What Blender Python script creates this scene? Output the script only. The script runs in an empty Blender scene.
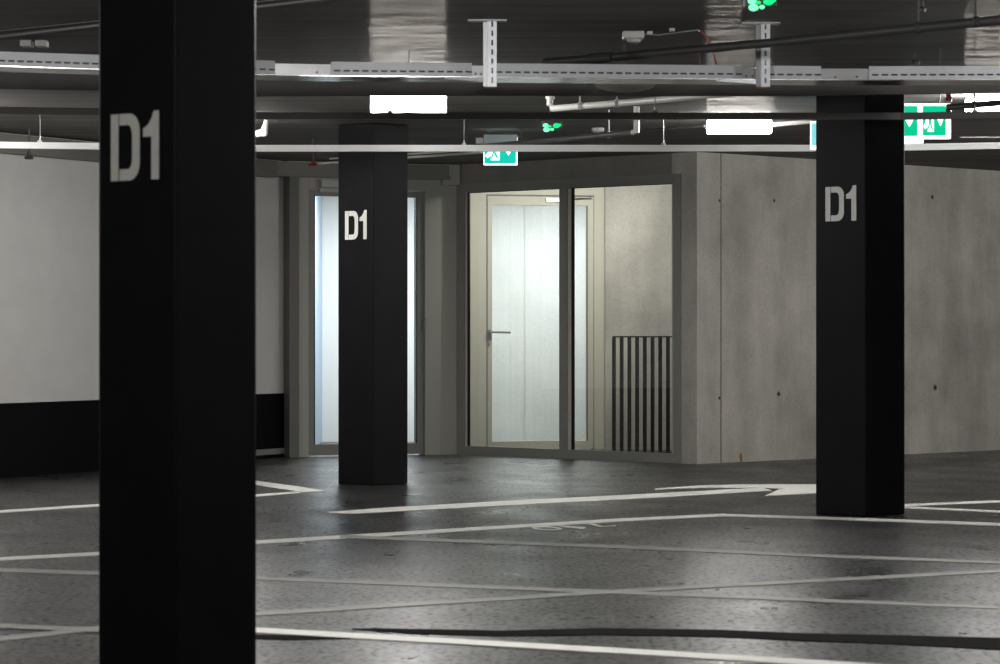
import bpy, bmesh, math, random
from mathutils import Vector, Matrix
random.seed(4)
F = 3200.0; CX = 500.0; CY = 332.0; HC = 1.0; ZC = 2.365
scn = bpy.context.scene; COL = scn.collection

# ---------------------------------------------------------------- camera, world, light, exposure
cam_d = bpy.data.cameras.new('camera'); cam = bpy.data.objects.new('camera', cam_d); COL.objects.link(cam)
cam.location = (0, 0, HC); cam.rotation_euler = (math.pi/2, 0, 0)
cam_d.sensor_width = 36; cam_d.lens = F*36/1000; cam_d.clip_start = .1; cam_d.clip_end = 200
cam_d.dof.use_dof = True; cam_d.dof.focus_distance = 22; cam_d.dof.aperture_fstop = 9
scn.camera = cam
scn.view_settings.view_transform = 'Standard'; scn.view_settings.look = 'None'
scn.view_settings.exposure = 0.0; scn.view_settings.gamma = 1.0; scn.view_settings.use_curve_mapping = False
world = bpy.data.worlds.new('world'); scn.world = world; world.use_nodes = True
world.node_tree.nodes['Background'].inputs[0].default_value = (.95, .97, 1, 1)
world.node_tree.nodes['Background'].inputs[1].default_value = .045

def area(name, loc, sx, sy, power, col=(1, .98, .95), rot=(0, 0, 0), spread=None):
    l = bpy.data.lights.new(name, 'AREA'); l.shape = 'RECTANGLE'; l.size = sx; l.size_y = sy
    l.energy = power; l.color = col
    if spread: l.spread = spread
    o = bpy.data.objects.new(name, l); COL.objects.link(o); o.location = loc; o.rotation_euler = rot
    return o
def bulb(name, loc, power, r=.12, col=(1, .98, .95)):
    l = bpy.data.lights.new(name, 'POINT'); l.energy = power; l.shadow_soft_size = r; l.color = col
    o = bpy.data.objects.new(name, l); COL.objects.link(o); o.location = loc; return o
# fill lamps added for the unseen rest of the garage (outside the frame, at ceiling height)
for x, y, p in [(5.2, 22.0, 190), (0, 10.6, 130), (-3.7, 19.0, 75), (-4.6, 13.0, 110), (3.6, 13.0, 150),
                (0, 5.5, 60), (3.2, 7.0, 60), (-3.2, 7.0, 70), (8.5, 27.0, 130)]:
    bulb('garage_fill_lamp', (x, y, 2.2), p)
# lamps of the two lit rooms behind the doors
area('stair_lamp', (-1.0, 27.6, 2.3), .8, .8, 62, (.96, .98, 1))
area('vestibule_lamp', (.75, 25.9, 2.25), .6, .15, 27, (1, .98, .93), rot=(math.radians(48), 0, 0))
area('back_room_lamp', (.45, 28.3, 2.33), .8, .5, 50, (.94, .97, 1))

# ---------------------------------------------------------------- materials
def nt(name):
    m = bpy.data.materials.new(name); m.use_nodes = True
    n = m.node_tree; return m, n, n.nodes['Principled BSDF']
def simple(name, col, rough=.5, metal=0, spec=.5, emit=None, es=0, noise=0, nscale=20):
    m, n, b = nt(name)
    b.inputs['Base Color'].default_value = (*col, 1); b.inputs['Roughness'].default_value = rough
    b.inputs['Metallic'].default_value = metal; b.inputs['Specular IOR Level'].default_value = spec
    if emit: b.inputs['Emission Color'].default_value = (*emit, 1); b.inputs['Emission Strength'].default_value = es
    if noise:
        tc = n.nodes.new('ShaderNodeTexCoord'); no = n.nodes.new('ShaderNodeTexNoise'); no.inputs['Scale'].default_value = nscale
        no.inputs['Detail'].default_value = 5
        mx = n.nodes.new('ShaderNodeMapRange'); mx.inputs['To Min'].default_value = 1-noise; mx.inputs['To Max'].default_value = 1+noise
        mx.inputs['From Min'].default_value = .3; mx.inputs['From Max'].default_value = .7
        vm = n.nodes.new('ShaderNodeVectorMath'); vm.operation = 'SCALE'; vm.inputs[0].default_value = col
        n.links.new(tc.outputs['Object'], no.inputs['Vector']); n.links.new(no.outputs['Fac'], mx.inputs['Value'])
        n.links.new(mx.outputs[0], vm.inputs['Scale']); n.links.new(vm.outputs[0], b.inputs['Base Color'])
    return m
def ramp_noise(n, coord, scale, detail, lo, hi, c0, c1, rough=.55):
    no = n.nodes.new('ShaderNodeTexNoise'); no.inputs['Scale'].default_value = scale; no.inputs['Detail'].default_value = detail
    no.inputs['Roughness'].default_value = rough
    r = n.nodes.new('ShaderNodeValToRGB'); r.color_ramp.elements[0].position = lo; r.color_ramp.elements[1].position = hi
    r.color_ramp.elements[0].color = (*c0, 1); r.color_ramp.elements[1].color = (*c1, 1)
    n.links.new(coord, no.inputs['Vector']); n.links.new(no.outputs['Fac'], r.inputs[0]); return r, no
def mapping(n, sc, rz=0):
    tc = n.nodes.new('ShaderNodeTexCoord'); mp = n.nodes.new('ShaderNodeMapping'); mp.inputs['Scale'].default_value = sc
    mp.inputs['Rotation'].default_value = (0, 0, rz)
    n.links.new(tc.outputs['Object'], mp.inputs['Vector']); return mp.outputs[0]
def mul(n, a, b, kind='MULTIPLY', f=1):
    x = n.nodes.new('ShaderNodeMix'); x.data_type = 'RGBA'; x.blend_type = kind; x.inputs[0].default_value = f
    n.links.new(a, x.inputs[6]); n.links.new(b, x.inputs[7]); return x.outputs[2]

def concrete(name, c0, c1, streak=.35):
    m, n, b = nt(name)
    r, _ = ramp_noise(n, mapping(n, (1, 1, 1)), 1.6, 8, .3, .72, c0, c1, .6)
    s, _ = ramp_noise(n, mapping(n, (2.4, 2.4, .45)), 1.5, 6, .3, .7, (1-streak*.6,)*3, (1.0,)*3)
    g, _ = ramp_noise(n, mapping(n, (1, 1, 1)), 60, 4, .3, .6, (.86,)*3, (1,)*3)
    o = mul(n, mul(n, r.outputs[0], s.outputs[0]), g.outputs[0])
    n.links.new(o, b.inputs['Base Color']); b.inputs['Roughness'].default_value = .8; b.inputs['Specular IOR Level'].default_value = .25
    no = n.nodes.new('ShaderNodeTexNoise'); no.inputs['Scale'].default_value = 35; no.inputs['Detail'].default_value = 5
    bp = n.nodes.new('ShaderNodeBump'); bp.inputs['Strength'].default_value = .3; bp.inputs['Distance'].default_value = .01
    n.links.new(mapping(n, (1, 1, 1)), no.inputs['Vector']); n.links.new(no.outputs['Fac'], bp.inputs['Height']); n.links.new(bp.outputs[0], b.inputs['Normal'])
    return m
M = {}
M['concrete'] = concrete('concrete', (.37, .355, .32), (.60, .575, .52), .5)
M['concrete_shaded'] = concrete('concrete_shaded', (.20, .195, .18), (.29, .28, .26))  # concrete of lintel and return, with their shade put into the colour
M['concrete_pale'] = concrete('concrete_pale', (.62, .64, .64), (.75, .76, .76), .12)
M['white_wall'] = simple('white_wall', (.62, .61, .59), .7, spec=.2, noise=.03, nscale=6)
M['black_paint'] = simple('black_paint', (.007, .007, .0085), .5, spec=.1, noise=.15, nscale=8)
M['black_band'] = simple('black_band', (.004, .004, .005), .7, spec=.08)
M['letter'] = simple('letter', (.66, .66, .62), .6, noise=.04, nscale=30)
M['frame'] = simple('frame', (.235, .232, .215), .5)
M['frame_olive'] = simple('frame_olive', (.36, .36, .32), .5)
M['post'] = simple('post', (.12, .12, .11), .5)
M['cream'] = simple('cream', (.52, .51, .43), .6)
M['housing'] = simple('housing', (.17, .168, .15), .5)
M['blue_white'] = simple('blue_white', (.50, .64, .82), .7)
M['room_white'] = simple('room_white', (.86, .86, .84), .7)
M['gasket'] = simple('gasket', (.008, .008, .008), .6)
M['galv'] = simple('galvanised', (.30, .305, .31), .38, metal=.4, noise=.08, nscale=14)
M['galv_lite'] = simple('galvanised_light', (.36, .37, .39), .45, metal=.15, noise=.06, nscale=10)
M['galv_face'] = simple('galvanised_face', (.60, .62, .66), .4, metal=.15, noise=.1, nscale=25)
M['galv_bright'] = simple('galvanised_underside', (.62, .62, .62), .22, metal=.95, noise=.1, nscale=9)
M['hole'] = simple('hole', (.01, .01, .015), .8)
M['dark_metal'] = simple('dark_metal', (.055, .054, .052), .5, metal=.2)
M['beam'] = simple('beam', (.10, .097, .093), .7, spec=.2, noise=.1, nscale=9)
M['trunk_white'] = simple('trunk_white', (.88, .88, .87), .3)
M['trunk_dark'] = simple('trunk_dark', (.15, .147, .142), .5)
M['pipe_dark'] = simple('pipe_dark', (.035, .035, .036), .45)
M['pipe_mid'] = simple('pipe_mid', (.09, .09, .09), .4)
M['pipe_white'] = simple('pipe_white', (.62, .62, .58), .35)
M['plastic'] = simple('plastic', (.45, .45, .43), .45)
M['plastic_dark'] = simple('plastic_dark', (.03, .03, .03), .5)
M['red'] = simple('red', (.22, .02, .018), .5)
M['orange'] = simple('orange', (.22, .10, .03), .6)
M['chrome'] = simple('chrome', (.5, .5, .5), .3, metal=1)
M['diffuser'] = simple('diffuser', (.9, .9, .9), .5, emit=(1, .985, .96), es=85)
M['sign_white'] = simple('sign_white', (.8, .8, .8), .5, emit=(.85, 1, .97), es=1.6)
M['sign_green'] = simple('sign_green', (0, .06, .03), .7, emit=(.0, .62, .30), es=1.0)
M['sign_teal'] = simple('sign_teal', (.0, .06, .05), .7, emit=(.0, .62, .47), es=1.0)
M['sign_cyan'] = simple('sign_cyan', (.1, .4, .45), .5, emit=(.20, .66, .74), es=1.0)
M['sign_case'] = simple('sign_case', (.28, .36, .37), .4)
M['led'] = simple('led', (0, .5, .2), .4, emit=(.0, 1, .22), es=.9)
M['led_hot'] = simple('led_hot', (.2, .8, .4), .4, emit=(.16, 1, .42), es=1.25)
M['paint'] = simple('road_paint', (.80, .79, .74), .55, noise=.1, nscale=12)
M['paint_worn'] = simple('road_paint_worn', (.27, .265, .245), .5, noise=.25, nscale=10)
M['tar'] = simple('tar', (.006, .006, .006), .95, spec=.05)
M['rail_black'] = simple('rail_black', (.012, .012, .013), .5)

def glass(name, tint=(.97, .98, .97)):
    m = bpy.data.materials.new(name); m.use_nodes = True; n = m.node_tree; n.nodes.clear()
    o = n.nodes.new('ShaderNodeOutputMaterial'); mx = n.nodes.new('ShaderNodeMixShader')
    t = n.nodes.new('ShaderNodeBsdfTransparent'); t.inputs[0].default_value = (*tint, 1)
    g = n.nodes.new('ShaderNodeBsdfGlossy'); g.inputs['Roughness'].default_value = .01
    fr = n.nodes.new('ShaderNodeFresnel'); fr.inputs[0].default_value = 1.45
    ge = n.nodes.new('ShaderNodeNewGeometry'); mr = n.nodes.new('ShaderNodeMapRange')
    mr.inputs['To Min'].default_value = 1.45; mr.inputs['To Max'].default_value = 1/1.45
    n.links.new(ge.outputs['Backfacing'], mr.inputs['Value']); n.links.new(mr.outputs[0], fr.inputs[0])
    n.links.new(fr.outputs[0], mx.inputs[0]); n.links.new(t.outputs[0], mx.inputs[1]); n.links.new(g.outputs[0], mx.inputs[2])
    n.links.new(mx.outputs[0], o.inputs[0]); return m
M['glass'] = glass('glass')

# floor: dark coated asphalt
m, n, b = nt('floor'); M['floor'] = m
r, _ = ramp_noise(n, mapping(n, (1, .6, 1)), .9, 7, .3, .72, (.030, .030, .030), (.068, .066, .063))
g, _ = ramp_noise(n, mapping(n, (1, .45, 1)), 42, 3, .38, .56, (.08,)*3, (1.0,)*3)
n.links.new(mul(n, r.outputs[0], g.outputs[0]), b.inputs['Base Color'])
rr, _ = ramp_noise(n, mapping(n, (1, .5, 1)), 2.2, 6, .3, .7, (.24,)*3, (.42,)*3)
n.links.new(rr.outputs[0], b.inputs['Roughness'])
hf = n.nodes.new('ShaderNodeMath'); hf.operation = 'MULTIPLY'; hf.inputs[1].default_value = .55; n.links.new(g.outputs[0], hf.inputs[0]); n.links.new(hf.outputs[0], b.inputs['Specular IOR Level'])
no = n.nodes.new('ShaderNodeTexNoise'); no.inputs['Scale'].default_value = 26; no.inputs['Detail'].default_value = 6
bp = n.nodes.new('ShaderNodeBump'); bp.inputs['Strength'].default_value = .4; bp.inputs['Distance'].default_value = .006
n.links.new(mapping(n, (1, 1, 1)), no.inputs['Vector']); n.links.new(no.outputs['Fac'], bp.inputs['Height']); n.links.new(bp.outputs[0], b.inputs['Normal'])
# ceiling: smooth cast concrete with board ripples across the view
m, n, b = nt('ceiling'); M['ceiling'] = m
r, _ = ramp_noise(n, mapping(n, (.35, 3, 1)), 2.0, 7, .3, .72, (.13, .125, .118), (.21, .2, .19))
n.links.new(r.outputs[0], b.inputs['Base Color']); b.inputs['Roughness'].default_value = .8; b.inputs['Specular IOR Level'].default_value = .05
no = n.nodes.new('ShaderNodeTexNoise'); no.inputs['Scale'].default_value = 1.6; no.inputs['Detail'].default_value = 5; no.inputs['Roughness'].default_value = .6
bp = n.nodes.new('ShaderNodeBump'); bp.inputs['Strength'].default_value = 1.0; bp.inputs['Distance'].default_value = .05
n.links.new(mapping(n, (.6, 3.2, 1)), no.inputs['Vector']); n.links.new(no.outputs['Fac'], bp.inputs['Height'])
gl = n.nodes.new('ShaderNodeBsdfGlossy'); gl.inputs['Roughness'].default_value = .13; gl.inputs['Color'].default_value = (1, .95, .88, 1); n.links.new(bp.outputs[0], gl.inputs['Normal'])
fr, _ = ramp_noise(n, mapping(n, (.7, 5, 1)), 2.3, 6, .43, .60, (.002,)*3, (.026,)*3, .75)
mx = n.nodes.new('ShaderNodeMixShader'); out = [x for x in n.nodes if x.type == 'OUTPUT_MATERIAL'][0]
n.links.new(fr.outputs[0], mx.inputs[0]); n.links.new(b.outputs[0], mx.inputs[1]); n.links.new(gl.outputs[0], mx.inputs[2]); n.links.new(mx.outputs[0], out.inputs[0])

# ---------------------------------------------------------------- helpers
def P(px, py, d): return Vector(((px-CX)*d/F, d, HC+(CY-py)*d/F))
def G(px, py): d = HC*F/(py-CY); return Vector(((px-CX)*d/F, d, 0))     # a floor point
def XD(px, d): return (px-CX)*d/F
class B:
    def __init__(s): s.bm = bmesh.new()
    def box(s, x0, x1, y0, y1, z0, z1, mat=None, bev=0):
        vs = [s.bm.verts.new(v) for v in [(x0,y0,z0),(x1,y0,z0),(x1,y1,z0),(x0,y1,z0),(x0,y0,z1),(x1,y0,z1),(x1,y1,z1),(x0,y1,z1)]]
        if mat is not None:
            for v in vs: v.co = mat @ v.co
        fs = [s.bm.faces.new([vs[i] for i in f]) for f in [(0,3,2,1),(4,5,6,7),(0,1,5,4),(1,2,6,5),(2,3,7,6),(3,0,4,7)]]
        if bev:
            es = list({e for f in fs for e in f.edges})
            bmesh.ops.bevel(s.bm, geom=es, offset=bev, segments=2, affect='EDGES', profile=.6)
        return s
    def prism(s, pts, z0, z1, mat=None):       # polygon in xy, extruded in z
        a = [s.bm.verts.new((p[0], p[1], z0)) for p in pts]; b_ = [s.bm.verts.new((p[0], p[1], z1)) for p in pts]
        if mat is not None:
            for v in a+b_: v.co = mat @ v.co
        k = len(pts)
        s.bm.faces.new(list(reversed(a))); s.bm.faces.new(b_)
        for i in range(k): s.bm.faces.new([a[i], a[(i+1) % k], b_[(i+1) % k], b_[i]])
        return s
    def tube(s, pts, r, seg=10, caps=True):
        pts = [Vector(p) for p in pts]; rings = []
        rs = r if isinstance(r, (list, tuple)) else [r]*len(pts)
        for i, p in enumerate(pts):
            t = (pts[min(i+1, len(pts)-1)]-pts[max(i-1, 0)]).normalized()
            up = Vector((0, 0, 1)) if abs(t.z) < .9 else Vector((0, 1, 0))
            a = t.cross(up).normalized(); c = a.cross(t).normalized()
            rings.append([s.bm.verts.new(p+(a*math.cos(2*math.pi*k/seg)+c*math.sin(2*math.pi*k/seg))*rs[i]) for k in range(seg)])
        for i in range(len(rings)-1):
            for k in range(seg):
                s.bm.faces.new([rings[i][k], rings[i][(k+1) % seg], rings[i+1][(k+1) % seg], rings[i+1][k]])
        if caps: s.bm.faces.new(list(reversed(rings[0]))); s.bm.faces.new(rings[-1])
        return s
    def lathe(s, prof, c, seg=24):             # profile (r, z) about a vertical axis through c
        rings = []
        for r, z in prof:
            r = max(r, 1e-4)
            rings.append([s.bm.verts.new((c[0]+r*math.cos(2*math.pi*k/seg), c[1]+r*math.sin(2*math.pi*k/seg), c[2]+z)) for k in range(seg)])
        for i in range(len(rings)-1):
            for k in range(seg): s.bm.faces.new([rings[i][k], rings[i][(k+1) % seg], rings[i+1][(k+1) % seg], rings[i+1][k]])
        s.bm.faces.new(rings[0]); s.bm.faces.new(rings[-1]); return s
    def sphere(s, c, r, sc=(1, 1, 1)):
        bmesh.ops.create_icosphere(s.bm, subdivisions=2, radius=r, matrix=Matrix.Translation(c) @ Matrix.Diagonal((*sc, 1))); return s
    def done(s, name, mat, parent=None, smooth=False):
        bmesh.ops.recalc_face_normals(s.bm, faces=s.bm.faces[:])
        me = bpy.data.meshes.new(name); s.bm.to_mesh(me); s.bm.free(); me.materials.append(M[mat])
        if smooth:
            for p in me.polygons: p.use_smooth = True
            me.set_sharp_from_angle(angle=math.radians(40))
        o = bpy.data.objects.new(name, me); COL.objects.link(o)
        if parent:
            o.parent = parent; w = parent
            inv = Matrix.Identity(4); chain = []
            while w: chain.append(w); w = w.parent
            mw = Matrix.Identity(4)
            for w in reversed(chain): mw = mw @ Matrix.LocRotScale(w.location, w.rotation_euler, w.scale)
            me.transform(mw.inverted())
        return o
def thing(name, label, cat, loc=(0, 0, 0), group=None):
    o = bpy.data.objects.new(name, None); COL.objects.link(o); o.location = loc; o.empty_display_size = .1
    return tag(o, label, cat, group)
def tag(o, label, cat, group=None):
    o['label'] = label; o['category'] = cat
    if group: o['group'] = group
    return o
def struct(o, label=None):
    o['kind'] = 'structure'
    if label: o['label'] = label
    return o

class Wall:                                     # a vertical plane through two plan points
    def __init__(s, A, Bp):
        s.A = Vector(A); s.e = (Vector(Bp)-s.A); s.L = s.e.length; s.e.normalize(); s.n = Vector((s.e.y, -s.e.x))   # n faces the camera side
        s.mat = Matrix(((s.e.x, s.n.x, 0, s.A.x), (s.e.y, s.n.y, 0, s.A.y), (0, 0, 1, 0), (0, 0, 0, 1)))
    def s_(s, px):                              # distance along the wall of what the photo shows at column px
        k = (px-CX)/F; return (k*s.A.y-s.A.x)/(s.e.x-k*s.e.y)
    def d(s, px): return s.A.y+s.e.y*s.s_(px)
    def z(s, px, py): return HC+(CY-py)*s.d(px)/F
    def box(s, b, s0, s1, z0, z1, o0, o1, bev=0): return b.box(s0, s1, o0, o1, z0, z1, s.mat, bev)
    def pt(s, a, z, off=0): p = s.A+s.e*a+s.n*off; return Vector((p.x, p.y, z))
LW = Wall((-9.3, 9.0), (-1.70, 25.45)); LW = Wall((-1.914-7.6*.42/.42*.9, 25.2-7.6*2.19*.9), (-1.70, 25.62))
DW = Wall((-1.70, 25.50), (-.343, 26.10))
GW = Wall((-.343, 26.10), (1.492, 24.24))
RW = Wall((1.492, 24.24), (4.24, 27.12))
IW = Wall((-.343, 27.0), (.9, 27.32))

# ---------------------------------------------------------------- floor and ceiling
fl = struct(B().box(-14, 14, -4, 33, -.2, 0).done('floor', 'floor'))
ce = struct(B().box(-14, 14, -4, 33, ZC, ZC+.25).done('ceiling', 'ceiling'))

def poly_mark(name, top, bottom, mat='paint', z=.003, label=None):
    b = B(); pts = [G(*p) for p in top]+[G(*p) for p in reversed(bottom)]
    vs = [b.bm.verts.new((p.x, p.y, z)) for p in pts]; f = b.bm.faces.new(vs)
    r_ = bmesh.ops.extrude_face_region(b.bm, geom=[f])
    for v in r_['geom']:
        if isinstance(v, bmesh.types.BMVert): v.co.z = .0005
    bmesh.ops.triangulate(b.bm, faces=b.bm.faces[:])
    o = b.done(name, mat, fl)
    if label: o['label'] = label
    return o
def stroke(name, pts, mat='paint', z=.003, label=None):       # pts: (px, py, thickness in px)
    return poly_mark(name, [(x, y-t/2) for x, y, t in pts], [(x, y+t/2) for x, y, t in pts], mat, z, label)
stroke('painted_line', [(-40, 514.5, 2.4), (98, 505.6, 2.4), (257, 495.8, 2.2), (300, 492.3, 1.6)])
poly_mark('painted_line', [(225, 479.3), (257, 481.2), (300, 487), (326, 491.3)], [(225, 482.8), (257, 485.2), (290, 490.5), (302, 492.6)])
poly_mark('painted_line', [(326, 512.4), (400, 507.2), (500, 501.6), (650, 494.0), (763, 487.9)], [(330, 513.3), (352, 514.0), (500, 506.0), (650, 498.2), (772, 490.9)])
poly_mark('painted_line', [(655, 488.9), (700, 485.8), (740, 484.9), (870, 484.6)], [(655, 489.9), (700, 488.0), (760, 488.0), (870, 492.5)], z=.0035)
poly_mark('painted_arrow', [(779, 489.8), (815, 486.5), (850, 489)], [(765, 496.2), (815, 493.6), (850, 493)], z=.004)
stroke('painted_line', [(880, 506.8, 2.2), (905, 505.6, 2.2), (1030, 500.4, 2.4)])
stroke('painted_line', [(880, 506.6, 1.6), (905, 507.6, 1.8), (1030, 513.4, 1.8)], z=.0035)
stroke('painted_line', [(-40, 561.5, 3), (98, 554, 3), (257, 542.6, 3.4), (620, 520.4, 3), (725, 515.3, 2.6)])
stroke('painted_line', [(715, 515.3, 2), (815, 518.0, 2.2), (1040, 526.2, 2.6)], z=.0035)
stroke('painted_line', [(340, 537.0, 3), (650, 548.6, 3.0), (800, 555.6, 2.8), (1040, 564.6, 2.4)], 'paint_worn', z=.0036, label='worn grey painted line')
stroke('painted_line', [(-30, 569.5, 3.6), (98, 573.6, 3.6), (257, 578.6, 3.4), (600, 592, 3.4), (960, 606.6, 2.8), (1040, 610, 2.2)], 'paint_worn')
stroke('painted_line', [(-30, 643, 4.5), (98, 629, 4.0), (257, 614.6, 3.6), (650, 590, 3.4), (1040, 569.5, 2.8)], 'paint_worn', z=.0035)
stroke('painted_line', [(-30, 625.5, 4), (110, 631.5, 4)], 'paint_worn', z=.004)
stroke('painted_line', [(190, 627, 5), (257, 631, 5), (650, 653.5, 5.2), (900, 669, 5.5)], 'paint', z=.004)
stroke('tar_streak', [(200, 636.5, 3), (290, 638, 5), (350, 638.6, 1)], 'tar', z=.0025, label='black tar streak')
stroke('tar_streak', [(352, 629.5, 1), (420, 632, 5), (500, 634, 5.5), (600, 632, 6.5), (720, 634, 7), (800, 637.5, 7.5), (900, 640.5, 9), (1040, 646, 13)], 'tar', z=.0028, label='black tar streak')
# the foreshortened characters painted beside the line
b = B()
def ground_poly(b, pts, z=.003):
    vs = [b.bm.verts.new((*G(*p)[:2], z)) for p in pts]; b.bm.faces.new(vs)
cx_, cy_ = 547, 528.8
ou = [(cx_+15.5*math.cos(a)+4*math.sin(a)*0, cy_+2.0*math.sin(a)+(.03*15.5*math.cos(a))) for a in [2*math.pi*i/20 for i in range(20)]]
inn = [(cx_+10.5*math.cos(a), cy_+.75*math.sin(a)+(.03*10.5*math.cos(a))) for a in [2*math.pi*i/20 for i in range(20)]]
for i in range(20):
    j = (i+1) % 20; ground_poly(b, [ou[i], ou[j], inn[j], inn[i]])
ground_poly(b, [(556, 526.4), (561, 526.0), (586, 527.6), (586, 529.0), (580, 529.0)])
ground_poly(b, [(560, 527.4), (564, 527.4), (584, 529.2), (584, 529.8)])
ground_poly(b, [(587, 524.4), (593, 523.8), (604, 526.8), (600, 527.6)])
ground_poly(b, [(600, 527.6), (604, 526.6), (616, 525.8), (616, 526.7)])
b.done('painted_characters', 'paint', fl)

# ---------------------------------------------------------------- walls
struct(LW.box(B(), 0, LW.L, 0, ZC, -.2, 0).done('wall_left', 'white_wall'))
struct(LW.box(B(), 0, LW.L-.02, 0, .512, .001, .008).done('baseboard_left', 'black_band'))
# wall with the lit door
d_ = DW; sx = d_.s_
b = B(); d_.box(b, sx(288), d_.L, 2.235, ZC, -.16, -.02); d_.box(b, sx(440), d_.L+.0, 0, 2.235, -.16, 0)
struct(b.done('wall_back', 'frame_olive'))
struct(d_.box(B(), sx(286.5), sx(296), 0, 2.27, -.1, .07, .004).done('trim_1', 'post'))
b = B(); d_.box(b, sx(262), sx(445), 2.243, 2.352, .0, .09, .004); d_.box(b, sx(262), sx(446), 2.235, 2.272, .005, .095)
struct(b.done('trim_2', 'housing'))
b = B(); LW.box(b, 0, LW.L-.35, 2.22, 2.352, .001, .09, .004); struct(b.done('trim_3', 'housing'))
struct(d_.box(B(), sx(440), sx(457), 2.195, 2.362, .001, .06, .003).done('trim_4', 'frame_olive'))
struct(LW.box(B(), LW.L-.55, LW.L-.02, .03, .075, .009, .02).done('trim_5', 'frame'))
door = struct(B().box(0, .001, 0, .001, 0, .001).done('door_1', 'frame')) if False else None
door = bpy.data.objects.new('door_1', None); COL.objects.link(door); door.location = d_.pt(sx(366), 0); struct(door)
b = B(); z1 = 2.235
d_.box(b, sx(296), sx(308.3), 0, z1, -.12, .01, .003); d_.box(b, sx(424.6), sx(440), 0, z1, -.12, .01, .003)
d_.box(b, sx(308.3), sx(424.6), 2.145, z1, -.12, .01, .003); b.done('door_frame', 'frame_olive', door)
b = B(); d_.box(b, sx(309), sx(315), .012, 2.14, -.07, -.01, .002); d_.box(b, sx(417.3), sx(424), .012, 2.14, -.07, -.01, .002)
d_.box(b, sx(315), sx(417.3), 2.09, 2.14, -.07, -.01); d_.box(b, sx(315), sx(417.3), .012, .1, -.07, -.01)
leaf = b.done('door_leaf', 'frame', door)
b = B(); d_.box(b, sx(314.4), sx(315.4), .1, 2.09, -.009, -.006); d_.box(b, sx(416.6), sx(417.6), .1, 2.09, -.009, -.006); b.done('gasket', 'gasket', door)
d_.box(B(), sx(315), sx(417.3), .1, 2.09, -.045, -.035).done('pane', 'glass', door)
b = B(); b.tube([d_.pt(sx(422.5), d_.z(422, 318), .05), d_.pt(sx(422.5), d_.z(422, 333), .05)], .009)
for yy in (320, 331): b.tube([d_.pt(sx(422.5), d_.z(422, yy), -.01), d_.pt(sx(422.5), d_.z(422, yy), .05)], .006)
b.done('pull_handle', 'frame', door)
b = B(); d_.box(b, sx(319), sx(395), d_.z(330, 187.6), d_.z(330, 180), .011, .06, .004); d_.box(b, sx(319), sx(398), d_.z(330, 192.2), d_.z(330, 189.2), -.009, .02, .002)
b.done('door_closer', 'plastic', door)

# glazed partition
g = GW; sx = g.s_; z0, z1 = .075, 2.135
b = B(); g.box(b, 0, g.L-.3, 2.205, ZC, -.25, 0); g.box(b, g.L-.3, g.L-.001, 2.205, ZC, -.012, 0); g.box(b, sx(682), g.L-.001, 0, 2.205, -.012, 0)
struct(b.done('wall_front', 'concrete_shaded'))
win = bpy.data.objects.new('window_1', None); COL.objects.link(win); win.location = g.pt(g.L/2, 0); struct(win)
b = B(); g.box(b, .003, sx(465.3), 0, 2.205, -.03, .02, .003); g.box(b, sx(675), sx(682), 0, 2.205, -.03, .02, .003)
g.box(b, sx(465.3), sx(675), z1, 2.205, -.03, .02); g.box(b, sx(465.3), sx(675), 0.0, z0, -.03, .02)
g.box(b, sx(560.8), sx(568), z0, z1, -.03, .02, .003); b.done('window_frame', 'frame', win)
b = B(); g.box(b, sx(568), sx(571), z0, z1, -.02, 0); g.box(b, sx(465.3), sx(467), z0, z1, -.02, 0); b.done('inner_bead', 'cream', win)
b = B(); g.box(b, sx(571), sx(573), z0, z1, -.02, -.004); g.box(b, sx(467), sx(468.6), z0, z1, -.02, -.004); g.box(b, sx(468), sx(675), z1-.006, z1, -.02, .0); b.done('gasket', 'gasket', win)
g.box(B(), sx(468.2), sx(560.8), z0, z1, -.02, -.012).done('pane', 'glass', win)
g.box(B(), sx(573.2), sx(675), z0, z1, -.02, -.012).done('pane', 'glass', win)

# right concrete wall
r_ = RW; sx = r_.s_
wr = struct(r_.box(B(), 0, 10.5, 0, ZC, -.25, 0).done('wall_right', 'concrete'))
for px, py, rad in [(719.5, 200.5, .012), (774, 200.5, .014), (719.5, 398, .014), (778.5, 394, .02), (932, 197, .02), (935, 387.5, .024), (1060, 195, .02), (1060, 384, .02)]:
    b = B(); s0 = sx(px); zz = r_.z(px, py)
    b.tube([r_.pt(s0, zz, .0005), r_.pt(s0, zz, .002)], rad*1.25, 16); b.done('tie_hole', 'frame', wr)
    b = B(); b.tube([r_.pt(s0, zz, .001), r_.pt(s0, zz, .003)], rad*.75, 12); b.done('tie_hole', 'hole', wr)
b = B(); r_.box(b, sx(720.5), sx(721.3), 0, ZC, 0, .0015); b.done('formwork_joint', 'dark_metal', wr)
b = B(); pts = [(740, 463), (739, 456), (741, 452), (742.5, 457), (742, 463)]
vs = [b.bm.verts.new(r_.pt(sx(x), max(.002, r_.z(x, y)), .0015)) for x, y in pts]; b.bm.faces.new(vs); b.done('rust_stain', 'orange', wr)

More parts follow.
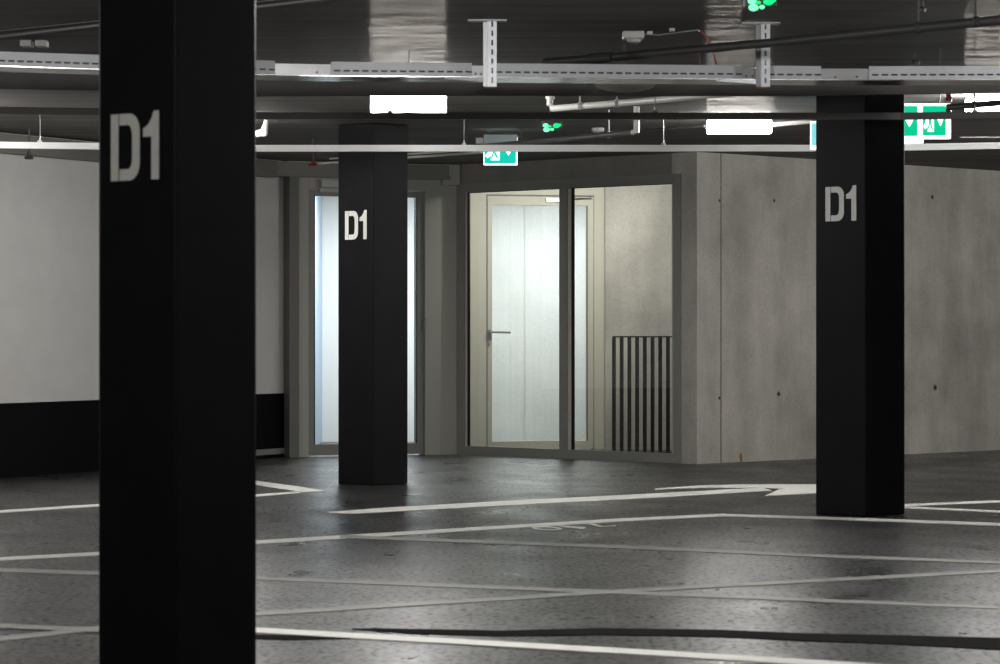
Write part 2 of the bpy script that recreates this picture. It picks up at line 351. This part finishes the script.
# rooms behind the glass
i_ = IW; sx = i_.s_
b = B(); i_.box(b, -.12, sx(486.5), 0, ZC, -.1, 0); i_.box(b, sx(486.5), sx(594), 2.165, ZC, -.1, 0); i_.box(b, sx(594), sx(604.5), 0, ZC, -.1, 0)
struct(b.done('wall_vestibule', 'cream'))
b = B(); xx = XD(605, 27.2); b.box(xx, 2.6, 27.12, 27.4, 0, ZC); struct(b.done('wall_vestibule_right', 'concrete'))
b = B(); b.box(-.46, -.345, 26.12, 29.6, 0, ZC); struct(b.done('wall_vestibule_left', 'cream'))
b = B(); b.box(2.5, 2.6, 25.6, 27.12, 0, ZC); struct(b.done('wall_vestibule_end', 'concrete'))
dr = bpy.data.objects.new('door_2', None); COL.objects.link(dr); dr.location = i_.pt(sx(540), 0); struct(dr)
zt, zb = i_.z(540, 205.2), i_.z(540, 441)
b = B(); i_.box(b, sx(487.2), sx(491.8), .01, 2.15, -.06, .012, .002); i_.box(b, sx(587.5), sx(593.2), .01, 2.15, -.06, .012, .002)
i_.box(b, sx(491.8), sx(587.5), zt, 2.15, -.06, .012); i_.box(b, sx(491.8), sx(587.5), .01, zb, -.06, .012); b.done('door_leaf', 'cream', dr)
b = B(); i_.box(b, sx(586.4), sx(587.5), zb, zt, 0, .01); i_.box(b, sx(486.5), sx(487.2), 0, 2.165, -.02, .003); i_.box(b, sx(593.2), sx(594), 0, 2.165, -.02, .003)
i_.box(b, sx(487), sx(594), 2.150, 2.165, -.02, .003); b.done('gasket', 'post', dr)
i_.box(B(), sx(491.8), sx(586.4), zb, zt, -.03, -.02).done('pane', 'glass', dr)
b = B(); zz = i_.z(489, 332); b.tube([i_.pt(sx(489), zz, .012), i_.pt(sx(489), zz, .06)], .011); b.tube([i_.pt(sx(488.5), zz, .06), i_.pt(sx(508.5), zz-.004, .06)], .0105)
i_.box(b, sx(487.4), sx(490.8), zz-.075, zz+.02, .013, .02); i_.box(b, sx(487.9), sx(489.4), zz-.12, zz-.09, .013, .022)
b.done('door_handle', 'frame', dr)
b = B(); i_.box(b, sx(545), sx(566), i_.z(550, 202), i_.z(550, 198.6), .013, .05); b.tube([i_.pt(sx(560), i_.z(560, 199.5), .05), i_.pt(sx(590), i_.z(590, 198.5), .03)], .008); i_.box(b, sx(577), sx(591), 2.128, 2.139, .013, .03)
b.done('door_closer', 'chrome', dr)
# back room and stair room shells
b = B(); b.box(-.345, 2.2, 29.3, 29.5, 0, ZC); struct(b.done('wall_back_room', 'concrete_pale'))
b = B(); b.box(1.35, 1.5, 27.45, 29.3, 0, ZC); struct(b.done('wall_back_room_side', 'concrete_pale'))
b = B(); b.box(-2.1, -.46, 29.15, 29.35, 0, ZC); struct(b.done('wall_stair_back', 'room_white'))
b = B(); b.box(-1.78, -1.62, 25.72, 29.15, 0, ZC); struct(b.done('wall_stair_side', 'blue_white'))
b = B(); b.box(XD(525, 29.29), XD(525.6, 29.29), 29.285, 29.30, 0, ZC); struct(b.done('trim_6', 'concrete_pale'))

# black balustrade in the vestibule
yR = 25.45
rl = thing('balustrade', 'black railing of upright flat bars behind the right glass pane', 'railing', (XD(645, yR), yR, 0))
x0, x1 = XD(612.5, yR), XD(690, yR); zt = 1+(CY-336)*yR/F
b = B().box(x0, x1, yR-.02, yR+.02, zt-.012, zt); b.done('top_rail', 'rail_black', rl)
B().box(x0, x1, yR-.015, yR+.015, .03, .045).done('bottom_rail', 'rail_black', rl)
for k in range(10):
    xc = XD(613.9+7.72*k, yR); B().box(xc-.0155, xc+.0155, yR-.012, yR+.012, .045, zt-.012).done('bar', 'rail_black', rl)
for xc in (x0+.015, x1-.015): B().box(xc-.0155, xc+.0155, yR-.02, yR+.02, 0, .03).done('foot', 'rail_black', rl)

# ---------------------------------------------------------------- columns
def arc(cx, cy, rx, ry, a0, a1, k=10): return [(cx+rx*math.cos(math.radians(a0+(a1-a0)*i/k)), cy+ry*math.sin(math.radians(a0+(a1-a0)*i/k))) for i in range(k+1)]
def column(px_edge, base_d, side, ang, tz, th, label, bev=.009, shift=0.0):
    """front vertical edge at column px_edge and distance base_d; left face turned by ang"""
    fx, fy = XD(px_edge, base_d), base_d
    ea = math.radians(ang)
    eL = Vector((-math.cos(ea), math.sin(ea))); eR = Vector((math.sin(ea), math.cos(ea)))
    c = Vector((fx, fy))+(eL+eR)*side/2
    t = thing('concrete_column', label, 'column', (c.x, c.y, 0))
    rot = Matrix(((-eL.x, eR.x, 0, fx+eL.x*side), (-eL.y, eR.y, 0, fy+eL.y*side), (0, 0, 1, 0), (0, 0, 0, 1)))  # local: x along the left face, y into the column
    b = B(); b.box(0, side, 0, side, 0, ZC-.0005, rot, bev); b.done('shaft', 'black_paint', t)
    # stencilled D1 on the left face: local x, z, facing -y
    def plate(polys, name):
        b = B()
        for pl in polys:
            vs = [b.bm.verts.new(rot @ Vector(((x+shift)*side, -.0006, tz+z*th))) for x, z in pl]
            f = b.bm.faces.new(vs); r = bmesh.ops.extrude_face_region(b.bm, geom=[f])
            dv = (rot.to_3x3() @ Vector((0, -.0018, 0)))
            for v in r['geom']:
                if isinstance(v, bmesh.types.BMVert): v.co += dv
        b.done(name, 'letter', t)
    W = .26; xb = .285; aw = .105
    outer = [(xb, 0)]+[(xb+W-.13, 0)]+arc(xb+W-.13, .26, .13, .26, -80, 0, 7)+arc(xb+W-.13, .74, .13, .26, 0, 80, 7)+[(xb+W-.13, 1), (xb, 1)]
    inner = [(xb, .17)]+[(xb+W-.15, .17)]+arc(xb+W-.15, .34, .055, .17, -80, 0, 7)+arc(xb+W-.15, .66, .055, .17, 0, 80, 7)+[(xb+W-.15, .83), (xb, .83)]
    quads = [[outer[i], outer[i+1], inner[i+1], inner[i]] for i in range(len(outer)-1)]
    plate([[(.175, 0), (.272, 0), (.272, 1), (.175, 1)]]+quads, 'letter_d')
    plate([[(.695, 0), (.79, 0), (.79, .83), (.695, .70)], [(.695, .70), (.79, .83), (.79, 1.02), (.725, 1.02), (.700, .92)],
           [(.59, .64), (.695, .64), (.695, .80), (.59, .76)], [(.59, .76), (.695, .80), (.700, .92), (.655, .82)]], 'digit_one')
    return t
column(176, 9.2, .3295, 40.4, 1+(CY-180)*9.3/F, 67*9.3/F, 'large black column in the left foreground, marked D1')
column(373, 20.85, .326, 42.75, 1+(CY-239.5)*20.97/F, 28.5*20.97/F, 'most distant black column, standing before the lit door, marked D1', shift=.035)
column(865.5, 17.3, .347, 44.85, 1+(CY-221)*17.42/F, 34.5*17.42/F, 'black column before the concrete wall on the right, marked D1', shift=.03)

# ---------------------------------------------------------------- ceiling beam and cable runs
def run_prism(b, nodes, w, z0, z1):             # nodes (px, d) = front edge of a run across the view, w deep
    for (xa, da), (xb, db) in zip(nodes[:-1], nodes[1:]):
        b.prism([(XD(xa, da), da), (XD(xb, db), db), (XD(xb, db), db+w), (XD(xa, da), da+w)], z0, z1)
    return b
def trunking(label, nodes, zc, h, mat, hangers, hmat):
    t = thing('cable_trunking', label, 'cable trunking', (XD(500, nodes[1][1]), nodes[1][1], zc))
    run_prism(B(), nodes, .05, zc-h/2, zc+h/2).done('duct', mat, t)
    for px in hangers:
        for (xa, da), (xb, db) in zip(nodes[:-1], nodes[1:]):
            if xa <= px <= xb: d = da+(db-da)*(px-xa)/(xb-xa)+.025
        b = B(); x = XD(px, d); b.tube([(x, d, zc+h/2), (x, d, ZC-.001)], .0022, 6); b.done('suspension_wire', hmat, t)
        b = B(); b.box(x-.014, x+.014, d-.014, d+.014, zc+h/2, zc+h/2+.012, None, .003); b.tube([(x, d, zc+h/2+.01), (x, d, zc+h/2+.03)], .005, 6); b.done('clip', 'pipe_white', t)
trunking('widest dark suspended trunking, just behind the perforated cable tray', [(-70, 14.95), (98, 15.15), (257, 15.5), (800, 15.5), (1070, 15.25)], 2.183, .075, 'beam', [409, 573, 150, 700, 940], 'dark_metal')
trunking('dark suspended trunking passing just above the hanging white trunking', [(-70, 16.45), (98, 16.62), (257, 16.94), (900, 16.96), (1070, 16.75)], 2.145, .036, 'trunk_dark', [655, 120, 390, 975], 'dark_metal')
trunking('bright white suspended trunking crossing in front of the middle column', [(-70, 19.68), (98, 19.9), (257, 20.12), (860, 20.10), (1070, 19.7)], 2.156, .040, 'trunk_white', [40, 464, 663.5, 215], 'galv')

# perforated cable tray in flexing lengths
nodes = [(-60, 13.36), (250, 13.89), (300, 13.96), (840, 14.21), (1070, 14.18)]
def tray_d(px):
    for (xa, da), (xb, db) in zip(nodes[:-1], nodes[1:]):
        if xa <= px <= xb: return da+(db-da)*(px-xa)/(xb-xa)
    return nodes[-1][1]
tray = thing('cable_tray', 'long perforated galvanised cable tray hung below the ceiling', 'cable tray', (0, 14.1, 2.12))
ZT0, ZT1 = 2.121, 2.180
def tray_side(xa, xb, slots):
    n_ = max(1, int((xb-xa)/9.15)); st = (xb-xa)/n_; b = B()
    def seg(x0, x1, za, zb, off=0):
        da, db = tray_d(x0)+off, tray_d(x1)+off
        b.prism([(XD(x0, da), da), (XD(x1, db), db), (XD(x1, db), db+.0025), (XD(x0, da), da+.0025)], za, zb)
    if not slots:
        seg(xa, xb, ZT0, ZT1-.011, .004)
        b.done('coupling_plate', 'galv', tray)
        for k in (.3, .75):
            x = xa+(xb-xa)*k; d = tray_d(x); B().tube([(XD(x, d), d-.004, ZT0+.012), (XD(x, d), d+.008, ZT0+.012)], .005, 8).done('bolt', 'dark_metal', tray)
        return
    seg(xa, xb, ZT0+.0245, ZT1); seg(xa, xb, ZT0, ZT0+.0165)
    for k in range(n_): seg(xa+k*st, xa+k*st+st*.32, ZT0+.0165, ZT0+.0245)
    b.done('side_rail', 'galv_lite', tray)
for xa, xb, sl in [(-60, 275, 1), (275, 331, 0), (331, 472, 1), (472, 484, 0), (484, 742, 1), (742, 756, 0), (756, 821, 1), (821, 869, 0), (869, 1070, 1)]: tray_side(xa, xb, sl)
b = B()
for (xa, da), (xb, db) in zip(nodes[:-1], nodes[1:]):
    b.prism([(XD(xa, da), da+.003), (XD(xb, db), db+.003), (XD(xb, db), db+.30), (XD(xa, da), da+.30)], ZT0-.003, ZT0-.0005)
    b.prism([(XD(xa, da), da+.298), (XD(xb, db), db+.298), (XD(xb, db), db+.30), (XD(xa, da), da+.30)], ZT0, ZT1)
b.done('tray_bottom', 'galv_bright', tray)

for k, (off, r, lab) in enumerate([(.03, .021, 'black cable added along the front inside the perforated tray to darken its slots'), (.09, .018, 'black cable added behind the front one to darken the slots of the perforated tray')]):
    c = thing('cable', lab, 'cable', (0, 14.1+off, ZT0+r), 'cables added to darken the tray slots')  # added dark filling, makes the slots in the tray side read black
    B().tube([(XD(px, tray_d(px)+off), tray_d(px)+off, ZT0+r+.0003) for px in (-60, 250, 300, 570, 840, 1070)], r, 10).done('sheath', 'plastic_dark', c, True)
def hanger(px, label):
    d = tray_d(px)-.045; x = XD(px, d); ztop = ZC
    t = thing('tray_hanger', label, 'hanger bracket', (x, d, ztop), 'slotted hangers carrying the cable tray')
    B().box(x-.095, x+.075, d-.045, d+.035, ztop-.007, ztop-.001).done('ceiling_plate', 'galv_lite', t)
    zb = 1+(CY-87)*d/F
    xs = x+.012
    b = B(); n_ = 7; L = ztop-.007-zb; w = .0195
    b.box(xs-w, xs-.004, d-.021, d-.018, zb, ztop-.007); b.box(xs+.004, xs+w, d-.021, d-.018, zb, ztop-.007)
    for k in range(n_): z = zb+L*k/n_; b.box(xs-.004, xs+.004, d-.021, d-.018, z, z+L/n_*.42)
    b.done('slotted_face', 'galv_face', t)
    b = B(); b.box(xs-w, xs-w+.003, d-.018, d+.02, zb, ztop-.007); b.box(xs+w-.003, xs+w, d-.018, d+.02, zb, ztop-.007)
    b.box(xs-w-.02, xs-w, d+.017, d+.02, zb+.004, ztop-.007); b.done('channel_back', 'galv', t)
    b = B(); b.box(xs-w-.019, xs-w-.0005, d-.012, d+.017, zb, zb+.0, None) if False else None
    zt_ = ZT0-.0035
    bb = B(); y0 = d+.022
    for (xa, ya, h0), (xb_, yb, h1) in [((xs+.018, y0, .024), (xs-.21, y0+.05, .004))]:
        vs = []
        for (x_, y_, h_) in ((xa, ya, h0), (xb_, yb, h1)):
            for dy, dz in ((0, 0), (.03, 0), (.03, -h_), (0, -h_)): vs.append(bb.bm.verts.new((x_, y_+dy, zt_+dz)))
        for f in [(0,1,2,3),(4,7,6,5),(0,4,5,1),(1,5,6,2),(2,6,7,3),(3,7,4,0)]: bb.bm.faces.new([vs[i] for i in f])
    bb.done('cantilever_arm', 'galv_face', t)
    B().box(xs-.035, xs+.012, d-.012, d+.012, zb-.004, zb).done('end_cap', 'orange', t)['label'] = 'orange plastic end cap'
hanger(489.5, 'slotted steel hanger bracket nearest the middle of the ceiling, holding the tray')
hanger(762.5, 'slotted steel hanger bracket below the upper green lamp, crossed by a dark pipe')

# ---------------------------------------------------------------- lamps
def lamp(x0, x1, d, z0, z1, label):
    xa, xb = XD(x0, d), XD(x1, d); t = thing('ceiling_lamp', label, 'lamp', ((xa+xb)/2, d+.06, z1), 'box ceiling lamps')
    b = B(); b.box(xa, xb, d, d+.12, z0, z1, None, .012); b.done('diffuser', 'diffuser', t, True)
    b = B(); b.box(xa+.02, xb-.02, d+.02, d+.10, z1, z1+.018); b.box((xa+xb)/2-.06, (xa+xb)/2+.06, d+.04, d+.08, z1+.018, ZC-.0005); b.done('housing', 'plastic', t)
    B().box((xa+xb)/2-.018, (xa+xb)/2+.008, d-.003, d+.02, z0-.002, z0+.006, None, .002).done('latch', 'plastic_dark', t)
lamp(370.5, 446, 17.75, 1+(CY-111.8)*17.75/F, 2.33, 'glowing white lamp above the middle column')
lamp(708, 772, 20.25, 1+(CY-132.8)*20.25/F, 2.345, 'glowing white lamp left of the right hand column, farther back')
lamp(968, 1044, 18.35, 1+(CY-111.8)*18.35/F, 2.345, 'glowing white lamp cut by the right edge of the photo')
lamp(178, 242, 20.25, 1+(CY-132.8)*20.25/F, 2.345, 'lamp hidden behind the large foreground column')

# ---------------------------------------------------------------- exit signs
def sign(name_label, x0, x1, y0, y1, d, mat_g, panels, rotz=0, case=None):
    """panels: list of (xa, xb, kind) in photo columns; frontal box sign"""
    X0, X1 = XD(x0, d), XD(x1, d); Z1, Z0 = HC+(CY-y0)*d/F, HC+(CY-y1)*d/F
    t = thing('exit_sign', name_label, 'sign', ((X0+X1)/2, d, Z1))
    B().box(X0, X1, d, d+.05, Z0, Z1, None, .004).done('light_box', 'sign_white', t)
    return t, d
def picto(t, xa, xb, ya, yb, d, mat, full=True):
    f = d-.0015
    Xa, Xb, Za, Zb = XD(xa, d), XD(xb, d), HC+(CY-yb)*d/F, HC+(CY-ya)*d/F
    w, h = Xb-Xa, Zb-Za
    B().box(Xa, Xb, f-.001, d+.001, Za, Zb).done('green_field', mat, t)
    b = B()
    def poly(pts, mm=None):
        vs = [b.bm.verts.new((Xa+w*u, f-.003, Za+h*v)) for u, v in pts]; fc = b.bm.faces.new(vs)
        r = bmesh.ops.extrude_face_region(b.bm, geom=[fc])
        for v in r['geom']:
            if isinstance(v, bmesh.types.BMVert): v.co.y += .0019
    poly([(.62, 1-.02-.3), (.70, .69), (.70, .78), (.82, .78), (.82, .69), (.96, .69), (.76, .30), (.56, .69)]) # down arrow
    poly([(.20, .12), (.48, .12), (.48, .77), (.20, .77)])                                                      # door opening
    poly([(.02, .30), (.10, .42), (.16, .66), (.19, .66), (.19, .30), (.10, .20)])                              # trailing leg
    b.done('pictogram', 'sign_white', t)
    b = B(); f -= .002
    poly([(.26, .40), (.34, .40), (.40, .66), (.34, .74), (.26, .70)]); poly([(.30, .42), (.36, .42), (.44, .22), (.40, .18), (.33, .30)])
    poly([(.26, .42), (.31, .42), (.27, .28), (.22, .16), (.20, .22)]); poly([(.30, .745), (.36, .745), (.37, .768), (.30, .768)]); poly([(.36, .66), (.45, .58), (.46, .52), (.36, .58)])
    b.done('running_figure', mat, t)
# over the glazed partition
t, d = sign('green and white exit sign with arrow above the glazed partition', 483.5, 517.5, 136.5, 165, 21.5, None, None)
picto(t, 484.5, 516.0, 137.5, 163.4, d, 'sign_teal')
# right pair by the column
t, d = sign('bright green exit sign with white frame right of the right hand column', 872, 951, 103.3, 138.8, 18.2, None, None)
picto(t, 884, 917.3, 106, 136, d, 'sign_green'); picto(t, 922.8, 945.8, 106, 135.4, d, 'sign_green')
for xx in (885, 940): B().tube([(XD(xx, d), d+.025, 1+(CY-103.3)*d/F), (XD(xx, d), d+.025, ZC-.001)], .004, 6).done('suspension_rod', 'dark_metal', t)
# the angled one behind the column
pa, pb = P(810, 149.6, 19.3), P(919, 142.8, 18.62); wl = Wall((pa.x, pa.y), (pb.x, pb.y)); zb = pa.z+.0
t = thing('exit_sign', 'long pale exit sign mostly hidden behind the right hand column', 'sign', (pa.x, pa.y, zb+.2))
wl.box(B(), 0, wl.L, zb, zb+.17, -.04, 0, .003).done('light_box', 'sign_white', t)
wl.box(B(), .018, wl.L-.018, zb+.024, zb+.158, 0, .003).done('cyan_field', 'sign_cyan', t)
for k in (.25, .75): p = wl.pt(wl.L*k, 0, -.02); B().tube([(p.x, p.y, zb+.17), (p.x, p.y, ZC-.001)], .004, 6).done('suspension_rod', 'dark_metal', t)
# mounting case of the first sign (a spare arm and post beside it)
d = 21.5
t = thing('sign_bracket', 'grey sign bracket with thin post above the glazed partition', 'bracket', (XD(500, 21.45), 21.45, ZC))
B().box(XD(483.5, 21.44), XD(517, 21.44), 21.42, 21.47, 1+(CY-146)*21.45/F, 1+(CY-134.8)*21.45/F, None, .003).done('case', 'sign_case', t)
B().box(XD(476, 21.44), XD(483.2, 21.44), 21.43, 21.47, 1+(CY-143.5)*21.45/F, 1+(CY-138)*21.45/F).done('junction', 'plastic', t)
B().tube([(XD(520.5, 21.45), 21.45, 1+(CY-150)*21.45/F), (XD(520.5, 21.45), 21.45, ZC-.0005)], .0045, 6).done('post', 'pipe_dark', t)
B().box(XD(517, 21.44), XD(521, 21.44), 21.43, 21.47, 1+(CY-137)*21.45/F, 1+(CY-135)*21.45/F).done('arm', 'pipe_dark', t)

# ---------------------------------------------------------------- green parking guidance lamps
def guide(px, py, d, s, label):
    c = P(px, py, d); t = thing('guidance_lamp', label, 'indicator lamp', (c.x, c.y, c.z+.05*s), 'green bay indicator lamps')
    B().box(c.x-.066, c.x+.066, d, d+.09, c.z-.012, c.z+.045, None, .006).done('housing', 'plastic_dark', t)
    B().tube([(c.x, d+.045, c.z+.045), (c.x, d+.045, ZC-.0005)], .012, 8).done('stem', 'plastic_dark', t)
    for (u, v, r, hot) in [(-.036, .010, .017, 1), (-.030, -.016, .019, 1), (.030, .008, .020, 0), (.004, -.014, .011, 1), (-.010, .004, .010, 0), (.048, .012, .012, 0)]:
        o = B().sphere((c.x+u, d+.002, c.z+v), r, (1.1, .6, .8)).done('led', 'led_hot' if hot else 'led', t, True)
guide(551.5, 127, 19.6, 1, 'green glowing indicator lamp in the middle, above the white trunking')
guide(761, 3.5, 12.9, 1, 'green glowing indicator lamp at the top edge of the photo')

# ---------------------------------------------------------------- pipes
def pipe(label, pts, r, mat, name='pipe', joints=(), group=None):
    t = thing(name, label, 'pipe', pts[0], group)
    B().tube(pts, r, 12).done('tube', mat, t, True)
    return t
def PP(px, py, h):                              # point at height h above the camera
    d = h*F/(CY-py); return Vector(((px-CX)*d/F, d, HC+h))
def clip(t, p, r, mat='pipe_white'):
    B().tube([p+Vector((-.012, 0, 0)), p+Vector((.012, 0, 0))], r*1.25, 12).done('clamp', mat, t)
    B().tube([p+Vector((0, 0, r)), Vector((p.x, p.y, ZC-.0005))], .004, 6).done('hanger_rod', mat, t)
# white sprinkler pipe
e = PP(550, 108.6, 1.275)
t = pipe('white pipe ending in an elbow, rising right behind the cable tray', [Vector((e.x, e.y, ZC-.03)), Vector((e.x-.002, e.y, e.z+.02)), e+Vector((.012, -.008, 0)), PP(640, 101.5, 1.275), PP(730, 93.5, 1.275)], .0185, 'pipe_white')
B().tube([(e.x, e.y, ZC-.035), (e.x, e.y, ZC-.0005)], .026, 10).done('socket', 'pipe_white', t)
clip(t, PP(580, 106, 1.275), .0185); clip(t, PP(617, 103.2, 1.275), .0185)
# dark pipe with white elbow
e = PP(636, 131.8, 1.27)
t = pipe('dark grey pipe with a white end elbow above the bright trunking', [PP(480, 146.8, 1.21), PP(545, 140.6, 1.21), PP(633, 132.4, 1.21)], .0165, 'pipe_mid')
B().tube([PP(633, 132.4, 1.21), PP(636.5, 132, 1.21), Vector((PP(636.5, 132, 1.21).x, PP(636.5, 132, 1.21).y, ZC-.0005))], .018, 10).done('end_elbow', 'pipe_white', t)
clip(t, PP(609, 134.8, 1.21), .0165); 
p = PP(663, 131, 1.27)
# pipe fitting emerging behind the foreground column
e = PP(266, 132.5, 1.27)
t = pipe('white pipe fitting just right of the large foreground column', [PP(200, 139, 1.27), PP(256, 134.2, 1.27), PP(264, 132.5, 1.27), Vector((e.x, e.y, ZC-.03)), Vector((e.x, e.y, ZC-.0005))], [.022, .022, .026, .014, .011], 'pipe_white')
# pipe in front of the lamp on the right
e = PP(948.5, 107, 1.255)
t = pipe('dark pipe crossing the lamp at the right edge', [Vector((e.x, e.y, 2.19)), e, PP(975, 105, 1.255), PP(1050, 98.5, 1.255)], .0185, 'pipe_dark')
B().lathe([(.018, -.03), (.02, -.012), (.013, 0), (.013, .04)], (e.x, e.y, ZC-.05)).done('sprinkler_head', 'red', t)
clip(t, PP(974, 105, 1.255), .0185, 'pipe_dark')
# near dark pipe, upper right
t = pipe('thick dark pipe rising across the ceiling to the upper right corner', [PP(545, 62.5, 1.225), PP(602, 58, 1.225), PP(763, 43.6, 1.225), PP(1060, 14, 1.225)], .0195, 'pipe_dark')
q0, q1 = PP(590, 58.7, 1.225), PP(613, 56.8, 1.225); B().tube([q0, q1], .024, 12).done('coupling', 'pipe_dark', t)
for px, py in ((976, 22), (918, 28)): clip(t, PP(px, py, 1.225), .0195, 'dark_metal')
t = pipe('thin dark conduit beside the thick pipe in the upper right', [PP(860, 36, 1.31), PP(1060, 13, 1.31)], .009, 'pipe_mid')
# near dark pipes, upper left
t = pipe('thick dark pipe across the upper left corner of the ceiling', [PP(-60, 43.5, 1.26), PP(98, 25.5, 1.26), PP(420, -12, 1.26)], .0165, 'pipe_dark')
clip(t, PP(283, 6, 1.26), .0165, 'dark_metal')
t = pipe('thin dark conduit above the thick pipe in the upper left corner', [PP(-60, 37, 1.30), PP(98, 21, 1.30), PP(300, -3, 1.30)], .007, 'pipe_dark')
# far white pipes at the door
t = pipe('thin white conduit above the lit door, passing behind the middle column', [PP(318, 163.6, 1.19), PP(409, 157.3, 1.19), PP(482, 152.4, 1.19)], .009, 'pipe_white')
t = pipe('second thin white conduit above the lit door, the upper one', [PP(330, 158.6, 1.24), PP(409, 154.0, 1.24), PP(460, 150.5, 1.24)], .007, 'pipe_white')
# slim dark pipes farther right
t = pipe('slim dark conduit beside the far lamp on the ceiling', [PP(600, 133.5, 1.32), PP(705, 126, 1.32)], .008, 'pipe_dark')
t = pipe('slim grey conduit right of the far lamp', [PP(770, 124.8, 1.31), PP(812, 121.5, 1.31)], .014, 'pipe_white')
t = pipe('thin grey conduit between the exit sign and the right photo edge', [PP(960, 137.3, 1.15), PP(1040, 137.3, 1.15)], .004, 'pipe_mid')

# ---------------------------------------------------------------- small ceiling fittings
c = PP(634, 36, 1.345)
t = thing('smoke_detector', 'square grey detector box with a cable clipped to the near ceiling', 'detector', (c.x, c.y, ZC))
b = B(); b.box(c.x-.052, c.x+.045, c.y-.05, c.y+.05, ZC-.034, ZC-.0005, None, .006); b.done('body', 'plastic', t)
b = B(); b.lathe([(.034, -.034), (.030, -.046), (.022, -.05)], (c.x, c.y, ZC), 16); b.done('sensor_head', 'plastic', t)
b = B(); b.lathe([(.020, -.05), (.020, -.058)], (c.x, c.y, ZC), 16); b.done('sensor_grille', 'plastic_dark', t)
b = B(); b.tube([(c.x+.045, c.y, ZC-.012), PP(658, 35, 1.358), PP(700, 29.8, 1.358)], .0028, 6); b.done('cable', 'plastic', t)
for px, py in ((650, 33.5), (672, 30.5)): p = PP(px, py, 1.355); B().box(p.x-.012, p.x+.012, p.y-.012, p.y+.012, ZC-.014, ZC-.0005).done('cable_clip', 'plastic', t)
t = thing('red_cable', 'red cable drooping from the detector line to the cable tray', 'cable', PP(700, 29, 1.35))
B().tube([PP(698, 29.5, 1.358), PP(701, 31, 1.345), PP(706, 37, 1.32), PP(710, 44, 1.29), PP(713, 53, 1.25), PP(716, 64, 1.205)], .004, 8).done('sheath', 'red', t, True)
c = P(625, 84.0, 15.2)
t = thing('round_ceiling_dome', 'unlit shallow round dome hanging below the middle of the cable tray', 'dome', (c.x, c.y, ZC))
B().lathe([(.02, .012), (.146, .006), (.148, 0), (.132, -.018), (.09, -.030), (.04, -.037), (.008, -.039)], c, 40).done('dome', 'plastic', t, True)
B().tube([(c.x, c.y, c.z+.01), (c.x, c.y, ZC-.0005)], .002, 6).done('stem', 'dark_metal', t); B().sphere((c.x-.03, c.y-.02, c.z-.034), .006).done('stud', 'plastic', t)
c = PP(598, 130, 1.35)
t = thing('smoke_detector', 'small pale round detector on the far ceiling above the trunking', 'detector', (c.x, c.y, ZC))
B().lathe([(.042, -.0005), (.042, -.02), (.030, -.034), (.01, -.038)], (c.x, c.y, ZC), 20).done('body', 'plastic', t, True)
for px, py, h, lab in [(922, 7, 1.34, 'small sprinkler head at the top right of the ceiling'), (915, 60, 1.33, 'small dark sprinkler head just above the tray on the right'), (29, 156, 1.18, 'small black sprinkler head below the bright trunking at far left'), (313, 163, 1.19, 'small dark red sprinkler head left of the middle column')]:
    p = PP(px, py, h); s = p.y/20
    t = thing('sprinkler_head', lab, 'sprinkler', (p.x, p.y, ZC))
    B().tube([(p.x, p.y, p.z), (p.x, p.y, ZC-.0005)], .004*s+.002, 6).done('drop_pipe', 'dark_metal', t)
    B().lathe([(.026*s, -.022), (.030*s, -.008), (.014*s, 0), (.010*s, .03)], p, 14).done('head', 'red' if px == 313 else 'plastic_dark', t, True)
t = thing('junction_box', 'pale twin junction box on the ceiling at the upper left', 'junction box', PP(35, 46, 1.34))
for k in (0, 1):
    p = PP(27+15*k, 45, 1.345); B().box(p.x-.026, p.x+.026, p.y-.05, p.y+.05, ZC-.03, ZC-.0005, None, .004).done('box', 'plastic', t)
for o in list(bpy.data.objects):
    if o.type == 'MESH' and not o.data.polygons: bpy.data.objects.remove(o)
